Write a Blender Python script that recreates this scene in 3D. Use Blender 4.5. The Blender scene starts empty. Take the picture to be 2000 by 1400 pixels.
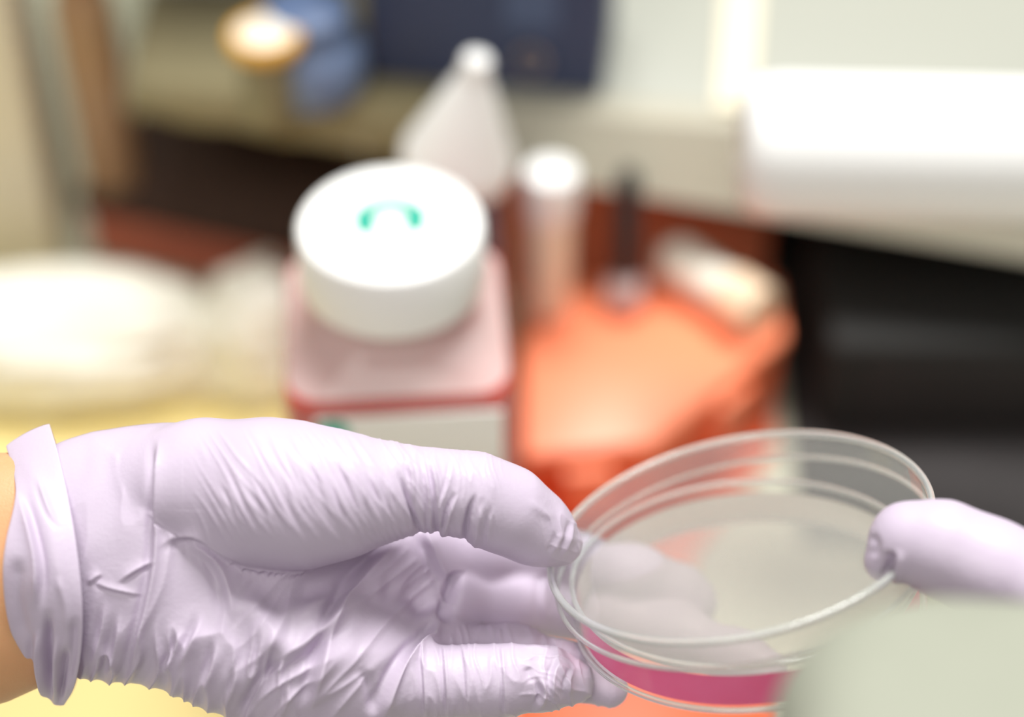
import bpy, bmesh, math, random
import numpy as np
from mathutils import Vector, Matrix

random.seed(7); np.random.seed(7)
scene = bpy.context.scene
COL = scene.collection

# ------------------------------------------------------------------ camera
PITCH = math.radians(44.0)
F = 0.480                 # distance to the plane of focus (m)
S = 0.000125              # metres per photo pixel on that plane
U = F / S                 # the same distance in photo pixels
CAM = Vector((0.0, 0.0, 0.570))
RT = Vector((1, 0, 0))
FW = Vector((0, math.cos(PITCH), -math.sin(PITCH)))
UP = Vector((0, math.sin(PITCH), math.cos(PITCH)))
cd = bpy.data.cameras.new('camera')
cam = bpy.data.objects.new('camera', cd); COL.objects.link(cam)
cam.matrix_world = Matrix(((RT.x, UP.x, -FW.x, CAM.x), (RT.y, UP.y, -FW.y, CAM.y), (RT.z, UP.z, -FW.z, CAM.z), (0, 0, 0, 1)))
cd.sensor_width = 36.0
cd.lens = 36.0 * F / (2000 * S)
cd.clip_start = 0.01
cd.dof.use_dof = True
cd.dof.focus_distance = F - 0.001
APERTURE = 0.0245
cd.dof.aperture_fstop = cd.lens / 1000.0 / APERTURE
scene.camera = cam

# ------------------------------------------------------------------ light and exposure
w = bpy.data.worlds.new('room_light'); scene.world = w; w.use_nodes = True
bg = w.node_tree.nodes['Background']
bg.inputs['Color'].default_value = (1.0, 0.965, 0.91, 1); bg.inputs['Strength'].default_value = 0.26

def area(name, loc, target, sx, sy, power, color):
    l = bpy.data.lights.new(name, 'AREA'); l.shape = 'RECTANGLE'; l.size = sx; l.size_y = sy; l.energy = power; l.color = color
    o = bpy.data.objects.new(name, l); COL.objects.link(o); o.location = loc
    o.rotation_euler = (Vector(target) - Vector(loc)).to_track_quat('-Z', 'Y').to_euler()
    return o
area('ceiling_and_fill_light', (0.22, 0.98, 1.90), (0, 0.42, 0.15), 0.9, 0.5, 50, (1.0, 0.985, 0.965))
area('ceiling_and_fill_light', (-0.35, -0.7, 1.7), (0, 0.5, 0.1), 1.2, 0.6, 14, (1.0, 0.97, 0.92))  # added fill from the camera side, no such lamp is seen
vs = scene.view_settings
vs.view_transform = 'Standard'; vs.look = 'None'; vs.gamma = 1.0; vs.exposure = 0.0; vs.use_curve_mapping = False
try:
    scene.cycles.max_bounces = 10; scene.cycles.transmission_bounces = 10; scene.cycles.transparent_max_bounces = 20
    scene.cycles.caustics_reflective = False
except Exception:
    pass

# ------------------------------------------------------------------ helpers
def at(px, py, d):
    """world point on the ray of photo pixel (px, py), d metres along the view axis"""
    k = d / U
    return CAM + FW * d + RT * ((px - 1000) * k) + UP * ((700 - py) * k)

def on(px, py, z):
    """world point where the ray of a photo pixel meets the height z"""
    a = at(px, py, 1.0) - CAM
    return CAM + a * ((z - CAM.z) / a.z)

def local(px, py, z):
    """hand space: photo pixels on the focus plane, x right, y up, z towards the camera"""
    k = 1 - z / U
    return ((px - 1000) * k, (700 - py) * k, z)

def hand_to_world(v):
    o = np.array(CAM + FW * F); r = np.array(RT); u = np.array(UP); f = -np.array(FW)
    return o + S * (v[:, 0:1] * r + v[:, 1:2] * u + v[:, 2:3] * f)

def srgb(r, g, b):
    def c(x):
        x /= 255.0
        return x / 12.92 if x <= 0.04045 else ((x + 0.055) / 1.055) ** 2.4
    return (c(r), c(g), c(b), 1)

MATS = {}
def mat(name, color, rough=0.5, metal=0.0, noise=0.0, nscale=40.0, sss=0.0, ssr=(1, .5, .5), trans=0.0, ior=1.45, bump=0.0, bscale=300.0, spec=0.5, alpha=1.0, coat=0.0, emit=0.0):
    m = bpy.data.materials.new(name); m.use_nodes = True
    nt = m.node_tree; b = nt.nodes['Principled BSDF']
    b.inputs['Base Color'].default_value = color
    b.inputs['Roughness'].default_value = rough; b.inputs['Metallic'].default_value = metal
    b.inputs['Specular IOR Level'].default_value = spec; b.inputs['IOR'].default_value = ior
    b.inputs['Transmission Weight'].default_value = trans; b.inputs['Alpha'].default_value = alpha
    b.inputs['Coat Weight'].default_value = coat
    if sss:
        b.inputs['Subsurface Weight'].default_value = sss; b.inputs['Subsurface Radius'].default_value = ssr; b.inputs['Subsurface Scale'].default_value = 0.004
    if noise or bump:
        tc = nt.nodes.new('ShaderNodeTexCoord')
    if noise:
        n = nt.nodes.new('ShaderNodeTexNoise'); n.inputs['Scale'].default_value = nscale; n.inputs['Detail'].default_value = 4
        nt.links.new(tc.outputs['Object'], n.inputs['Vector'])
        r = nt.nodes.new('ShaderNodeMapRange'); r.inputs['To Min'].default_value = 1 - noise; r.inputs['To Max'].default_value = 1 + noise
        nt.links.new(n.outputs['Fac'], r.inputs['Value'])
        mx = nt.nodes.new('ShaderNodeVectorMath'); mx.operation = 'SCALE'; mx.inputs[0].default_value = color[:3]
        nt.links.new(r.outputs['Result'], mx.inputs['Scale']); nt.links.new(mx.outputs['Vector'], b.inputs['Base Color'])
    if bump:
        n = nt.nodes.new('ShaderNodeTexNoise'); n.inputs['Scale'].default_value = bscale; n.inputs['Detail'].default_value = 3
        nt.links.new(tc.outputs['Object'], n.inputs['Vector'])
        bp = nt.nodes.new('ShaderNodeBump'); bp.inputs['Strength'].default_value = bump; bp.inputs['Distance'].default_value = 0.0006
        nt.links.new(n.outputs['Fac'], bp.inputs['Height']); nt.links.new(bp.outputs['Normal'], b.inputs['Normal'])
    MATS[name] = m
    return m

def film(name, tint, haze, haze_col, rough=0.03):
    """clear thin plastic: see-through with a Fresnel sheen and a little haze in the plastic"""
    m = bpy.data.materials.new(name); m.use_nodes = True
    nt = m.node_tree; nt.nodes.clear(); N = nt.nodes.new; L = nt.links.new
    out = N('ShaderNodeOutputMaterial'); tr = N('ShaderNodeBsdfTransparent'); tr.inputs['Color'].default_value = tint
    df = N('ShaderNodeBsdfDiffuse'); df.inputs['Color'].default_value = haze_col
    tl = N('ShaderNodeBsdfTranslucent'); tl.inputs['Color'].default_value = haze_col
    dd = N('ShaderNodeMixShader'); dd.inputs[0].default_value = 0.34; L(df.outputs[0], dd.inputs[1]); L(tl.outputs[0], dd.inputs[2])
    m1 = N('ShaderNodeMixShader'); m1.inputs[0].default_value = haze; L(tr.outputs[0], m1.inputs[1]); L(dd.outputs[0], m1.inputs[2])
    gl = N('ShaderNodeBsdfGlossy'); gl.inputs['Roughness'].default_value = rough
    lw = N('ShaderNodeLayerWeight'); lw.inputs['Blend'].default_value = 0.5
    pw = N('ShaderNodeMath'); pw.operation = 'POWER'; pw.inputs[1].default_value = 4.0; L(lw.outputs['Facing'], pw.inputs[0])
    fr = N('ShaderNodeMath'); fr.operation = 'MULTIPLY_ADD'; fr.inputs[1].default_value = 0.38; fr.inputs[2].default_value = 0.022; L(pw.outputs[0], fr.inputs[0])
    m2 = N('ShaderNodeMixShader'); L(fr.outputs[0], m2.inputs[0]); L(m1.outputs[0], m2.inputs[1]); L(gl.outputs[0], m2.inputs[2])
    L(m2.outputs[0], out.inputs['Surface'])
    MATS[name] = m
    return m

def link(name, me, m=None, parent=None, smooth=True):
    o = bpy.data.objects.new(name, me); COL.objects.link(o)
    if m is not None:
        for mm in (m if isinstance(m, (list, tuple)) else [m]): me.materials.append(mm)
    if parent is not None:
        o.parent = parent; o.matrix_parent_inverse = parent.matrix_basis.inverted()
    if smooth:
        me.polygons.foreach_set('use_smooth', [True] * len(me.polygons))
    return o

def tag(o, label, cat, group=None, kind=None):
    o['label'] = label
    if cat: o['category'] = cat
    if group: o['group'] = group
    if kind: o['kind'] = kind
    return o

def thing(name, label, cat, loc, group=None):
    o = bpy.data.objects.new(name, None); COL.objects.link(o); o.location = loc; o.empty_display_size = 0.02
    return tag(o, label, cat, group)

def bm_obj(name, bm, m, parent=None, smooth=True):
    bmesh.ops.recalc_face_normals(bm, faces=bm.faces)
    me = bpy.data.meshes.new(name); bm.to_mesh(me); bm.free()
    return link(name, me, m, parent, smooth)

def sharp(o, ang=35):
    o.data.set_sharp_from_angle(angle=math.radians(ang)); return o

def frame(origin, ex, ez):
    ez = Vector(ez).normalized(); ex = Vector(ex); ex = (ex - ez * ex.dot(ez)).normalized(); ey = ez.cross(ex)
    return Matrix(((ex.x, ey.x, ez.x, origin[0]), (ex.y, ey.y, ez.y, origin[1]), (ex.z, ey.z, ez.z, origin[2]), (0, 0, 0, 1)))

def lathe(name, prof, M, m, parent=None, seg=72, closed=False, wob=None):
    """revolve (r, z) pairs about the z axis of the frame M"""
    bm = bmesh.new(); rings = []
    for r, z in prof:
        if r < 1e-7:
            rings.append([bm.verts.new(M @ Vector((0, 0, z)))])
        else:
            ring = []
            for i in range(seg):
                a = 2 * math.pi * i / seg; k = 1 + (wob(a, z) if wob else 0)
                ring.append(bm.verts.new(M @ Vector((r * k * math.cos(a), r * k * math.sin(a), z))))
            rings.append(ring)
    pairs = list(zip(rings[:-1], rings[1:]))
    if closed: pairs.append((rings[-1], rings[0]))
    for A, B in pairs:
        for i in range(seg):
            j = (i + 1) % seg
            if len(A) == 1 and len(B) == 1: continue
            if len(A) == 1: bm.faces.new((A[0], B[i], B[j]))
            elif len(B) == 1: bm.faces.new((A[i], A[j], B[0]))
            else: bm.faces.new((A[i], A[j], B[j], B[i]))
    return sharp(bm_obj(name, bm, m, parent))

def box(name, M, dx, dy, dz, m, parent=None, bev=0.002, seg=3):
    """bevelled box standing on the frame M (x, y centred, z from 0 up)"""
    bm = bmesh.new()
    bmesh.ops.create_cube(bm, size=1, matrix=Matrix.Translation((0, 0, 0.5)))
    bmesh.ops.scale(bm, vec=(dx, dy, dz), verts=bm.verts)
    if bev: bmesh.ops.bevel(bm, geom=list(bm.edges), offset=bev, segments=seg, profile=0.5, affect='EDGES')
    bmesh.ops.transform(bm, matrix=M, verts=bm.verts)
    return sharp(bm_obj(name, bm, m, parent), 50)

def prism(name, pts, z0, z1, m, parent=None, bev=0.0, M=None, seg=2):
    """upright prism over a polygon of (x, y) points"""
    bm = bmesh.new()
    lo = [bm.verts.new((x, y, z0)) for x, y in pts]; hi = [bm.verts.new((x, y, z1)) for x, y in pts]
    n = len(pts)
    bm.faces.new(lo[::-1]); bm.faces.new(hi)
    for i in range(n): bm.faces.new((lo[i], lo[(i + 1) % n], hi[(i + 1) % n], hi[i]))
    if bev: bmesh.ops.bevel(bm, geom=list(bm.edges), offset=bev, segments=seg, profile=0.5, affect='EDGES')
    if M is not None: bmesh.ops.transform(bm, matrix=M, verts=bm.verts)
    return sharp(bm_obj(name, bm, m, parent), 50)

def rrect(hx, hy, r, n=6):
    pts = []
    for cx, cy, a0 in ((hx - r, hy - r, 0), (-hx + r, hy - r, 90), (-hx + r, -hy + r, 180), (hx - r, -hy + r, 270)):
        for i in range(n + 1):
            a = math.radians(a0 + 90 * i / n); pts.append((cx + r * math.cos(a), cy + r * math.sin(a)))
    return pts

def loft(name, rings, m, parent=None, caps=True, smooth=True):
    bm = bmesh.new(); R = [[bm.verts.new(p) for p in ring] for ring in rings]; n = len(rings[0])
    for A, B in zip(R[:-1], R[1:]):
        for i in range(n): bm.faces.new((A[i], A[(i + 1) % n], B[(i + 1) % n], B[i]))
    if caps: bm.faces.new(R[0][::-1]); bm.faces.new(R[-1])
    return sharp(bm_obj(name, bm, m, parent, smooth), 45)

# ------------------------------------------------------------------ materials
GLOVE = mat('lavender_nitrile', srgb(204, 191, 210), 0.42, sss=0.12, ssr=(1.0, 0.75, 1.0), spec=0.35, bump=0.12, bscale=900, noise=0.03, nscale=60)
SKIN = mat('skin', srgb(222, 168, 122), 0.5, sss=0.3, ssr=(1, .4, .25), noise=0.05, nscale=150, bump=0.15, bscale=1500)
COAT = mat('coat_cloth', srgb(158, 161, 147), 0.9, noise=0.04, nscale=80, bump=0.3, bscale=1200, spec=0.1)
WHITE = mat('white_plastic', srgb(246, 247, 245), 0.4, noise=0.01)
CREAM = mat('cream_plastic', srgb(243, 236, 214), 0.45, noise=0.03)
PAPER = mat('paper', srgb(248, 246, 232), 0.9, noise=0.03, spec=0.1)
TEAL = mat('teal_print', srgb(0, 165, 140), 0.5)
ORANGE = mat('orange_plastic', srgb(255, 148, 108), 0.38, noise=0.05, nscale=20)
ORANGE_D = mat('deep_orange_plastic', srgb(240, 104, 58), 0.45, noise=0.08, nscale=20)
BLACK = mat('black_plastic', srgb(44, 40, 40), 0.7, noise=0.1)
DARK = mat('dark_enamel', srgb(38, 38, 37), 0.8, noise=0.15, nscale=12)
GREY = mat('pale_grey_enamel', srgb(172, 174, 163), 0.35, noise=0.03, nscale=8)
STEEL = mat('satin_steel', srgb(190, 190, 186), 0.35, metal=0.9, noise=0.05)
YELLOW = mat('yellow_sheet', srgb(230, 212, 144), 0.7, noise=0.05, nscale=18)
BENCH = mat('bench_laminate', srgb(198, 200, 178), 0.45, noise=0.05, nscale=10)
NAVY = mat('navy_cloth_board', srgb(62, 72, 102), 0.7, noise=0.15, nscale=40)
BLUE = mat('blue_plastic', srgb(120, 140, 175), 0.4, noise=0.06)
AMBER = mat('amber_plastic', srgb(236, 178, 70), 0.4, noise=0.05)
BROWN = mat('brown_card', srgb(186, 106, 84), 0.8, noise=0.12, nscale=14)
UMBER = mat('umber_board', srgb(70, 50, 40), 0.8, noise=0.12, nscale=14)
BEIGE = mat('beige_card', srgb(238, 230, 204), 0.85, noise=0.05, nscale=14)
WALL = mat('wall_paint', srgb(214, 212, 196), 0.9, noise=0.03, nscale=5)
FROST = film('frosted_shoulder_plastic', (0.99, 0.97, 0.96, 1), 0.68, (0.99, 0.96, 0.94, 1), 0.1)
CLEAR = film('clear_bottle_plastic', (0.99, 0.97, 0.96, 1), 0.22, (0.95, 0.93, 0.92, 1), 0.1)
DISH = film('clear_polystyrene', (0.985, 0.99, 0.985, 1), 0.035, (0.95, 0.97, 0.95, 1), 0.02)
LIDM = film('clear_polystyrene_hazy', (0.98, 0.985, 0.98, 1), 0.065, (0.97, 0.98, 0.96, 1), 0.03)  # more diffuse white mixed in than in the dish plastic
RIM = mat('polystyrene_rim', (0.95, 0.98, 0.97, 1), 0.08, trans=0.74, ior=1.5)

# ------------------------------------------------------------------ the setting
I4 = Matrix.Identity(4)
o = box('bench', Matrix.Translation((0.05, 0.58, -0.035)), 1.5, 0.86, 0.035, BENCH, bev=0.003)
o['kind'] = 'structure'; o['label'] = 'pale grey-green bench top under the blurred lab items'
o = box('wall_back', Matrix.Translation((0.05, 1.03, -0.035)), 2.4, 0.03, 0.45, WALL, bev=0.0)
o['kind'] = 'structure'; o['label'] = 'off-white wall behind the bench'
# flat sheets on the bench
o = prism('bench_mat', [(-0.34, 0.33), (-0.045, 0.33), (-0.075, 0.62), (-0.34, 0.62)], 0.0, 0.0025, YELLOW, bev=0.0006)
tag(o, 'flat yellow absorbent mat covering the left of the bench', 'mat')
o = prism('bench_mat', [(0.110, 0.488), (0.44, 0.470), (0.44, 0.80), (0.114, 0.80)], 0.0, 0.003, BLACK, bev=0.0008)
tag(o, 'black rubber mat on the right of the bench', 'mat')
o = prism('bench_mat', [(0.0, 0.37), (0.096, 0.37), (0.096, 0.424), (0.058, 0.438), (0.068, 0.482), (0.104, 0.535), (0.108, 0.60), (0.0, 0.60)], 0.0, 0.003, ORANGE_D, bev=0.0008)
tag(o, 'deep orange rubber mat under the orange bin', 'mat')

# raised shelf across the back of the bench
TOP = 0.12
def edge_y(x): return 0.602 - 0.1226 * x
def low_z(x): return min(0.0865 - 0.1153 * x, TOP - 0.012)
XL, XR = -0.15, 0.46
sh = thing('raised_shelf', 'long pale grey raised shelf running across the back of the bench', 'shelf', (0.13, 0.75, 0))
prism('shelf_top', [(XL, edge_y(XL) + 0.012), (XR, edge_y(XR) + 0.012), (XR, 0.95), (XL, 0.95)], TOP - 0.012, TOP, GREY, sh, bev=0.001)
bm = bmesh.new(); V = []
for i in range(9):
    x = XL + (XR - XL) * i / 8; y = edge_y(x); h_ = TOP - low_z(x); yo = 0.42 * h_; zb_ = low_z(x) + 0.35 * h_
    V.append([bm.verts.new(p) for p in ((x, y, TOP - 0.0005), (x, y + 0.0015, TOP), (x, y + 0.012, TOP), (x, y + 0.012, zb_), (x, y - yo + 0.002, zb_), (x, y - yo, zb_ + 0.0015))])
for A, B in zip(V[:-1], V[1:]):
    for k in range(6): bm.faces.new((A[k], A[(k + 1) % 6], B[(k + 1) % 6], B[k]))
bm.faces.new(V[0]); bm.faces.new(V[-1][::-1])
sharp(bm_obj('apron', bm, mat('warm_grey_enamel', srgb(180, 176, 158), 0.5, noise=0.03, nscale=8), sh))
for x in (XL + 0.006, XR - 0.006):
    box('side_support', Matrix.Translation((x, 0.83, 0.0)), 0.012, 0.22, TOP - 0.012, GREY, sh, bev=0.001)

# dark instrument pushed under the shelf on the right
di = thing('instrument_case', 'dark grey instrument case pushed under the shelf on the right', 'instrument', (0.27, 0.66, 0.003))
box('case', Matrix.Translation((0.272, 0.675, 0.003)), 0.30, 0.26, 0.048, DARK, di, bev=0.004)
box('front_panel', Matrix.Translation((0.272, 0.5455, 0.009)), 0.27, 0.003, 0.034, BLACK, di, bev=0.001)
for k in range(3):
    lathe('knob', [(0, 0), (0.006, 0), (0.0055, 0.006), (0, 0.006)], frame((0.30 + 0.03 * k, 0.544, 0.026), (1, 0, 0), (0, -1, 0)), DARK, di, seg=20)

# brown box and dark shade backing under the shelf on the left
bx = thing('card_box', 'red-brown cardboard box lying under the left end of the shelf', 'box', (-0.125, 0.64, 0))
R = Matrix.Translation((-0.118, 0.672, 0.0)) @ Matrix.Rotation(math.radians(-18), 4, 'Z')
box('body', R, 0.115, 0.075, 0.028, BROWN, bx, bev=0.002)
box('lid', R @ Matrix.Translation((0, 0, 0.0282)), 0.119, 0.079, 0.010, UMBER, bx, bev=0.002)
bx = thing('shade_backing', 'dark umber block behind the red-brown box, standing in for shade under the shelf', 'case', (-0.09, 0.78, 0))
box('body', Matrix.Translation((-0.085, 0.80, 0.0)), 0.17, 0.06, 0.085, UMBER, bx, bev=0.003)  # dark colour takes the place of shade in the gap under the shelf
box('lid', Matrix.Translation((-0.085, 0.80, 0.0852)), 0.174, 0.064, 0.016, UMBER, bx, bev=0.003)

# ------------------------------------------------------------------ orange bin and what stands on it
ob = thing('plastic_bin', 'bright orange plastic bin with a cut corner beside the square bottle', 'bin', (0.055, 0.54, 0.003))
poly = [(0.004, 0.487), (0.052, 0.494), (0.106, 0.552), (0.106, 0.586), (0.004, 0.586)]
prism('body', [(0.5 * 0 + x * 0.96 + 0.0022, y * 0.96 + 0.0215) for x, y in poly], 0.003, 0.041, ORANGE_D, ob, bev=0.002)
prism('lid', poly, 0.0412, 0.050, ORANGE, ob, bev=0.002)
box('latch', Matrix.Translation((0.028, 0.487, 0.022)) @ Matrix.Rotation(math.radians(8), 4, 'Z'), 0.018, 0.005, 0.021, ORANGE, ob, bev=0.001)
box('latch', Matrix.Translation((0.084, 0.526, 0.022)) @ Matrix.Rotation(math.radians(47), 4, 'Z'), 0.018, 0.005, 0.021, ORANGE, ob, bev=0.001)
rb = thing('waste_box', 'deep orange waste box standing behind the orange bin under the shelf', 'box', (0.055, 0.66, 0.0))
box('body', Matrix.Translation((0.052, 0.660, 0.0)), 0.112, 0.07, 0.066, ORANGE, rb, bev=0.003)
box('lid', Matrix.Translation((0.052, 0.660, 0.0662)), 0.115, 0.073, 0.008, ORANGE, rb, bev=0.002)

wt = thing('capped_tube', 'white plastic tube standing upright on the orange bin', 'tube', (0.0125, 0.567, 0.050))
Mt = Matrix.Translation((0.0145, 0.567, 0.0502))
lathe('tube_body', [(0, 0), (0.0075, 0), (0.0085, 0.001), (0.0092, 0.048), (0, 0.048)], Mt, CREAM, wt, seg=40)
lathe('screw_cap', [(0, 0.0482), (0.0101, 0.0482), (0.0104, 0.050), (0.0104, 0.066), (0.0094, 0.068), (0, 0.068)], Mt, WHITE, wt, seg=40, wob=lambda a, z: 0.012 * math.cos(20 * a))

pb = thing('bulb_pipette', 'black rod with a grey rubber bulb on the orange bin', 'pipette', on(1220, 585, 0.05))
bp = on(1218, 600, 0.050)
lathe('bulb', [(0, 0), (0.004, 0.0004), (0.0075, 0.004), (0.0082, 0.008), (0.0065, 0.013), (0.0035, 0.0165), (0, 0.0168)], Matrix.Translation(bp + Vector((0, 0, 0.0002))), mat('grey_rubber', srgb(205, 190, 190), 0.6), pb, seg=32)
lathe('rod', [(0, 0), (0.0042, 0), (0.0046, 0.004), (0.0046, 0.040), (0.003, 0.044), (0, 0.044)], frame(bp + Vector((0, 0.0, 0.0165)), (1, 0, 0), (0.0, 0.28, 1)), BLACK, pb, seg=24)

a = on(1298, 490, 0.0611); b = on(1484, 612, 0.0611); ax = (b - a); L = ax.length
ct = thing('culture_tube', 'cream plastic tube lying slantwise across the orange bin', 'tube', (a + b) / 2)
Mc = frame(a, (0, 0, 1), ax)
lathe('tube_body', [(0, 0), (0.005, 0.0006), (0.0092, 0.006), (0.0095, L * 0.68), (0, L * 0.68)], Mc, PAPER, ct, seg=32)
lathe('screw_cap', [(0, L * 0.683), (0.0106, L * 0.683), (0.0108, L * 0.70), (0.0108, L * 0.98), (0.0098, L), (0, L)], Mc, mat('peach_plastic', srgb(252, 226, 194), 0.45), ct, seg=32, wob=lambda q, z: 0.012 * math.cos(18 * q))

# ------------------------------------------------------------------ square media bottle
CAPC = at(762, 432, 0.600)
bt = thing('media_bottle', 'square clear bottle of red medium with a large white screw cap', 'bottle', (CAPC.x, CAPC.y, 0.0))
ZT = CAPC.z
Mb = Matrix.Translation((CAPC.x, CAPC.y, 0)) @ Matrix.Rotation(math.radians(4), 4, 'Z')
HW = 0.0365
def ring(h, r, z, n=8): return [Mb @ Vector((x, y, z)) for x, y in rrect(h, h, r, n)]
zs = ZT - 0.0365
outer = [(HW - 0.004, 0.008, 0.001), (HW, 0.010, 0.005), (HW, 0.010, zs - 0.012), (HW - 0.002, 0.011, zs - 0.005), (HW - 0.008, 0.014, zs), (0.0255, 0.0254, zs + 0.005), (0.0235, 0.0234, zs + 0.008), (0.0235, 0.0234, zs + 0.016)]
loft('bottle_body', [ring(*q) for q in outer[:4]], CLEAR, bt, caps=False)
loft('shoulder', [ring(*q) for q in outer[3:]], FROST, bt, caps=False)
liq = [(HW - 0.005, 0.007, 0.0025), (HW - 0.0015, 0.009, 0.006), (HW - 0.0015, 0.009, zs - 0.0065), (HW - 0.0018, 0.009, zs - 0.006)]
loft('red_medium', [ring(*q) for q in liq], mat('red_medium', srgb(205, 66, 48), 0.25, sss=0.2, ssr=(1, .3, .2), noise=0.05), bt)
cz = ZT - 0.0235
cap = lathe('screw_cap', [(0, cz + 0.004), (0.0245, cz + 0.004), (0.0270, cz), (0.0287, cz + 0.001), (0.0290, cz + 0.003), (0.0290, ZT - 0.0025), (0.0280, ZT - 0.0008), (0.0262, ZT), (0.0262, ZT - 0.0005), (0, ZT - 0.0005)], Mb, WHITE, bt, seg=144, wob=lambda a, z: (0.006 * math.cos(36 * a) if z < ZT - 0.003 and z > cz + 0.0005 else 0))
# teal arched mark printed on the cap
def arc_patch(name, r0, r1, a0, a1, z, parent, n=16, off=(0, 0)):
    bm = bmesh.new(); lo = []; hi = []
    for i in range(n + 1):
        q = math.radians(a0 + (a1 - a0) * i / n)
        for lst, r in ((lo, r0), (hi, r1)):
            lst.append([bm.verts.new(Mb @ Vector((off[0] + r * math.cos(q), off[1] + r * math.sin(q), z + dz))) for dz in (0, 0.0002)])
    for i in range(n):
        A, B, C, D = lo[i], lo[i + 1], hi[i + 1], hi[i]
        bm.faces.new((A[1], D[1], C[1], B[1])); bm.faces.new((A[0], B[0], C[0], D[0]))
        bm.faces.new((A[0], A[1], B[1], B[0])); bm.faces.new((D[0], C[0], C[1], D[1]))
    for q in (0, n): bm.faces.new((lo[q][0], hi[q][0], hi[q][1], lo[q][1]))
    return sharp(bm_obj(name, bm, TEAL, parent, False))
mk = (0.0, 0.0016)
arc_patch('printed_mark', 0.0050, 0.0092, 40, 140, ZT - 0.00045, cap, off=mk)
arc_patch('printed_mark', 0.0050, 0.0108, -42, 38, ZT - 0.00045, cap, off=mk)
arc_patch('printed_mark', 0.0050, 0.0108, 142, 222, ZT - 0.00045, cap, off=mk)
# paper label on the front of the bottle
lb = box('paper_label', Mb @ Matrix.Translation((0.003, -HW - 0.0004, 0.012)), 0.058, 0.0007, zs - 0.0225, WHITE, bt, bev=0)
lathe('printed_mark', [(0, 0), (0.0052, 0), (0.0052, 0.0003), (0, 0.0003)], Mb @ frame((-0.021, -HW - 0.0008, zs - 0.016), (1, 0, 0), (0, -1, 0)), TEAL, lb, seg=28)
for k in range(4):
    box('printed_line', Mb @ Matrix.Translation((0.012, -HW - 0.0010, zs - 0.036 - 0.007 * k)), 0.034 - 0.006 * (k % 2), 0.0003, 0.002, mat('grey_print', srgb(150, 160, 160), 0.7), lb, bev=0)

# white dispenser bottle behind it
pc = at(885, 330, 0.705)
wb = thing('dispenser_bottle', 'slate bottle with a white conical nozzle behind the square bottle', 'bottle', (pc.x, pc.y, 0))
Mw = Matrix.Translation((pc.x, pc.y, 0.0))
lathe('bottle_body', [(0, 0), (0.0150, 0), (0.0165, 0.002), (0.0165, 0.118), (0.0155, 0.124), (0, 0.124)], Mw, mat('slate_plastic', srgb(84, 90, 116), 0.4), wb, seg=40)
Mz = Mw @ Matrix.Translation((0.0, 0, 0.1242)) @ Matrix.Rotation(math.radians(10), 4, 'Y')
lathe('collar', [(0, 0.0035), (0.0185, 0.0035), (0.0200, 0.005), (0.0200, 0.013), (0.0192, 0.0142), (0, 0.0142)], Mz, WHITE, wb, seg=90, wob=lambda a, z: 0.012 * math.cos(30 * a))
lathe('nozzle', [(0, 0.0144), (0.0192, 0.0144), (0.0186, 0.0165), (0.0062, 0.046), (0.0052, 0.0485), (0.0052, 0.053), (0.0044, 0.0542), (0, 0.0542)], Mz, WHITE, wb, seg=48)

# ------------------------------------------------------------------ cream tissue heap and folded bag on the left
def crumple(name, label, cat, c, rx, ry, rz, m, seed, grp=None):
    bm = bmesh.new(); bmesh.ops.create_icosphere(bm, subdivisions=5, radius=1)
    from mathutils import noise as NZ
    for v in bm.verts:
        p = v.co.normalized(); q = p * 1.7 + Vector((seed * 3.1, seed, -seed))
        k = 1 + 0.20 * NZ.noise(q) + 0.16 * abs(NZ.noise(q * 2.3)) - 0.10 * abs(NZ.noise(q * 4.7))
        z = p.z * k * rz
        v.co = Vector((p.x * k * rx, p.y * k * ry, max(z, -0.45 * rz))) + Vector((c[0], c[1], c[2] + 0.45 * rz))
    o = bm_obj(name, bm, m)
    return tag(o, label, cat, grp)
h1 = on(170, 690, 0.02); h3 = on(500, 665, 0.02)
crumple('crumpled_wipe', 'large cream paper wipe spread at the left of the yellow mat', 'wipe', (h1.x - 0.020, h1.y + 0.010, 0.0028), 0.088, 0.030, 0.030, PAPER, 1.3, 'cream paper wipes')
crumple('crumpled_wipe', 'small cream paper wipe crumpled right beside the square bottle', 'wipe', (h3.x + 0.003, h3.y + 0.004, 0.0028), 0.027, 0.026, 0.034, PAPER, 4.1, 'cream paper wipes')

# beige carton at the far left, standing on the bench
bc = thing('card_carton', 'tall beige carton standing at the far left of the bench', 'carton', (-0.235, 0.66, 0))
Mc2 = Matrix.Translation((-0.240, 0.665, 0.0)) @ Matrix.Rotation(math.radians(6), 4, 'Z')
box('body', Mc2, 0.085, 0.06, 0.165, BEIGE, bc, bev=0.002)
box('flap', Mc2 @ Matrix.Translation((0, 0, 0.1652)), 0.084, 0.058, 0.002, BEIGE, bc, bev=0.0006)

# ------------------------------------------------------------------ things on the raised shelf
rq = on(172, 430, 0.0)
rbt = thing('reagent_bottle', 'tall brown reagent bottle with an amber cap beside the left end of the shelf', 'bottle', (-0.172, 0.665, 0))
Mr = Matrix.Translation((-0.172, 0.665, 0.0003))
lathe('bottle_body', [(0, 0), (0.0115, 0), (0.0125, 0.001), (0.0125, 0.120), (0.011, 0.130), (0.007, 0.136), (0.007, 0.142), (0, 0.142)], Mr, mat('brown_glass', srgb(176, 142, 108), 0.25), rbt, seg=40)
lathe('screw_cap', [(0, 0.1422), (0.0098, 0.1422), (0.0100, 0.144), (0.0100, 0.160), (0.009, 0.162), (0, 0.162)], Mr, AMBER, rbt, seg=48, wob=lambda a, z: 0.012 * math.cos(24 * a))

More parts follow.
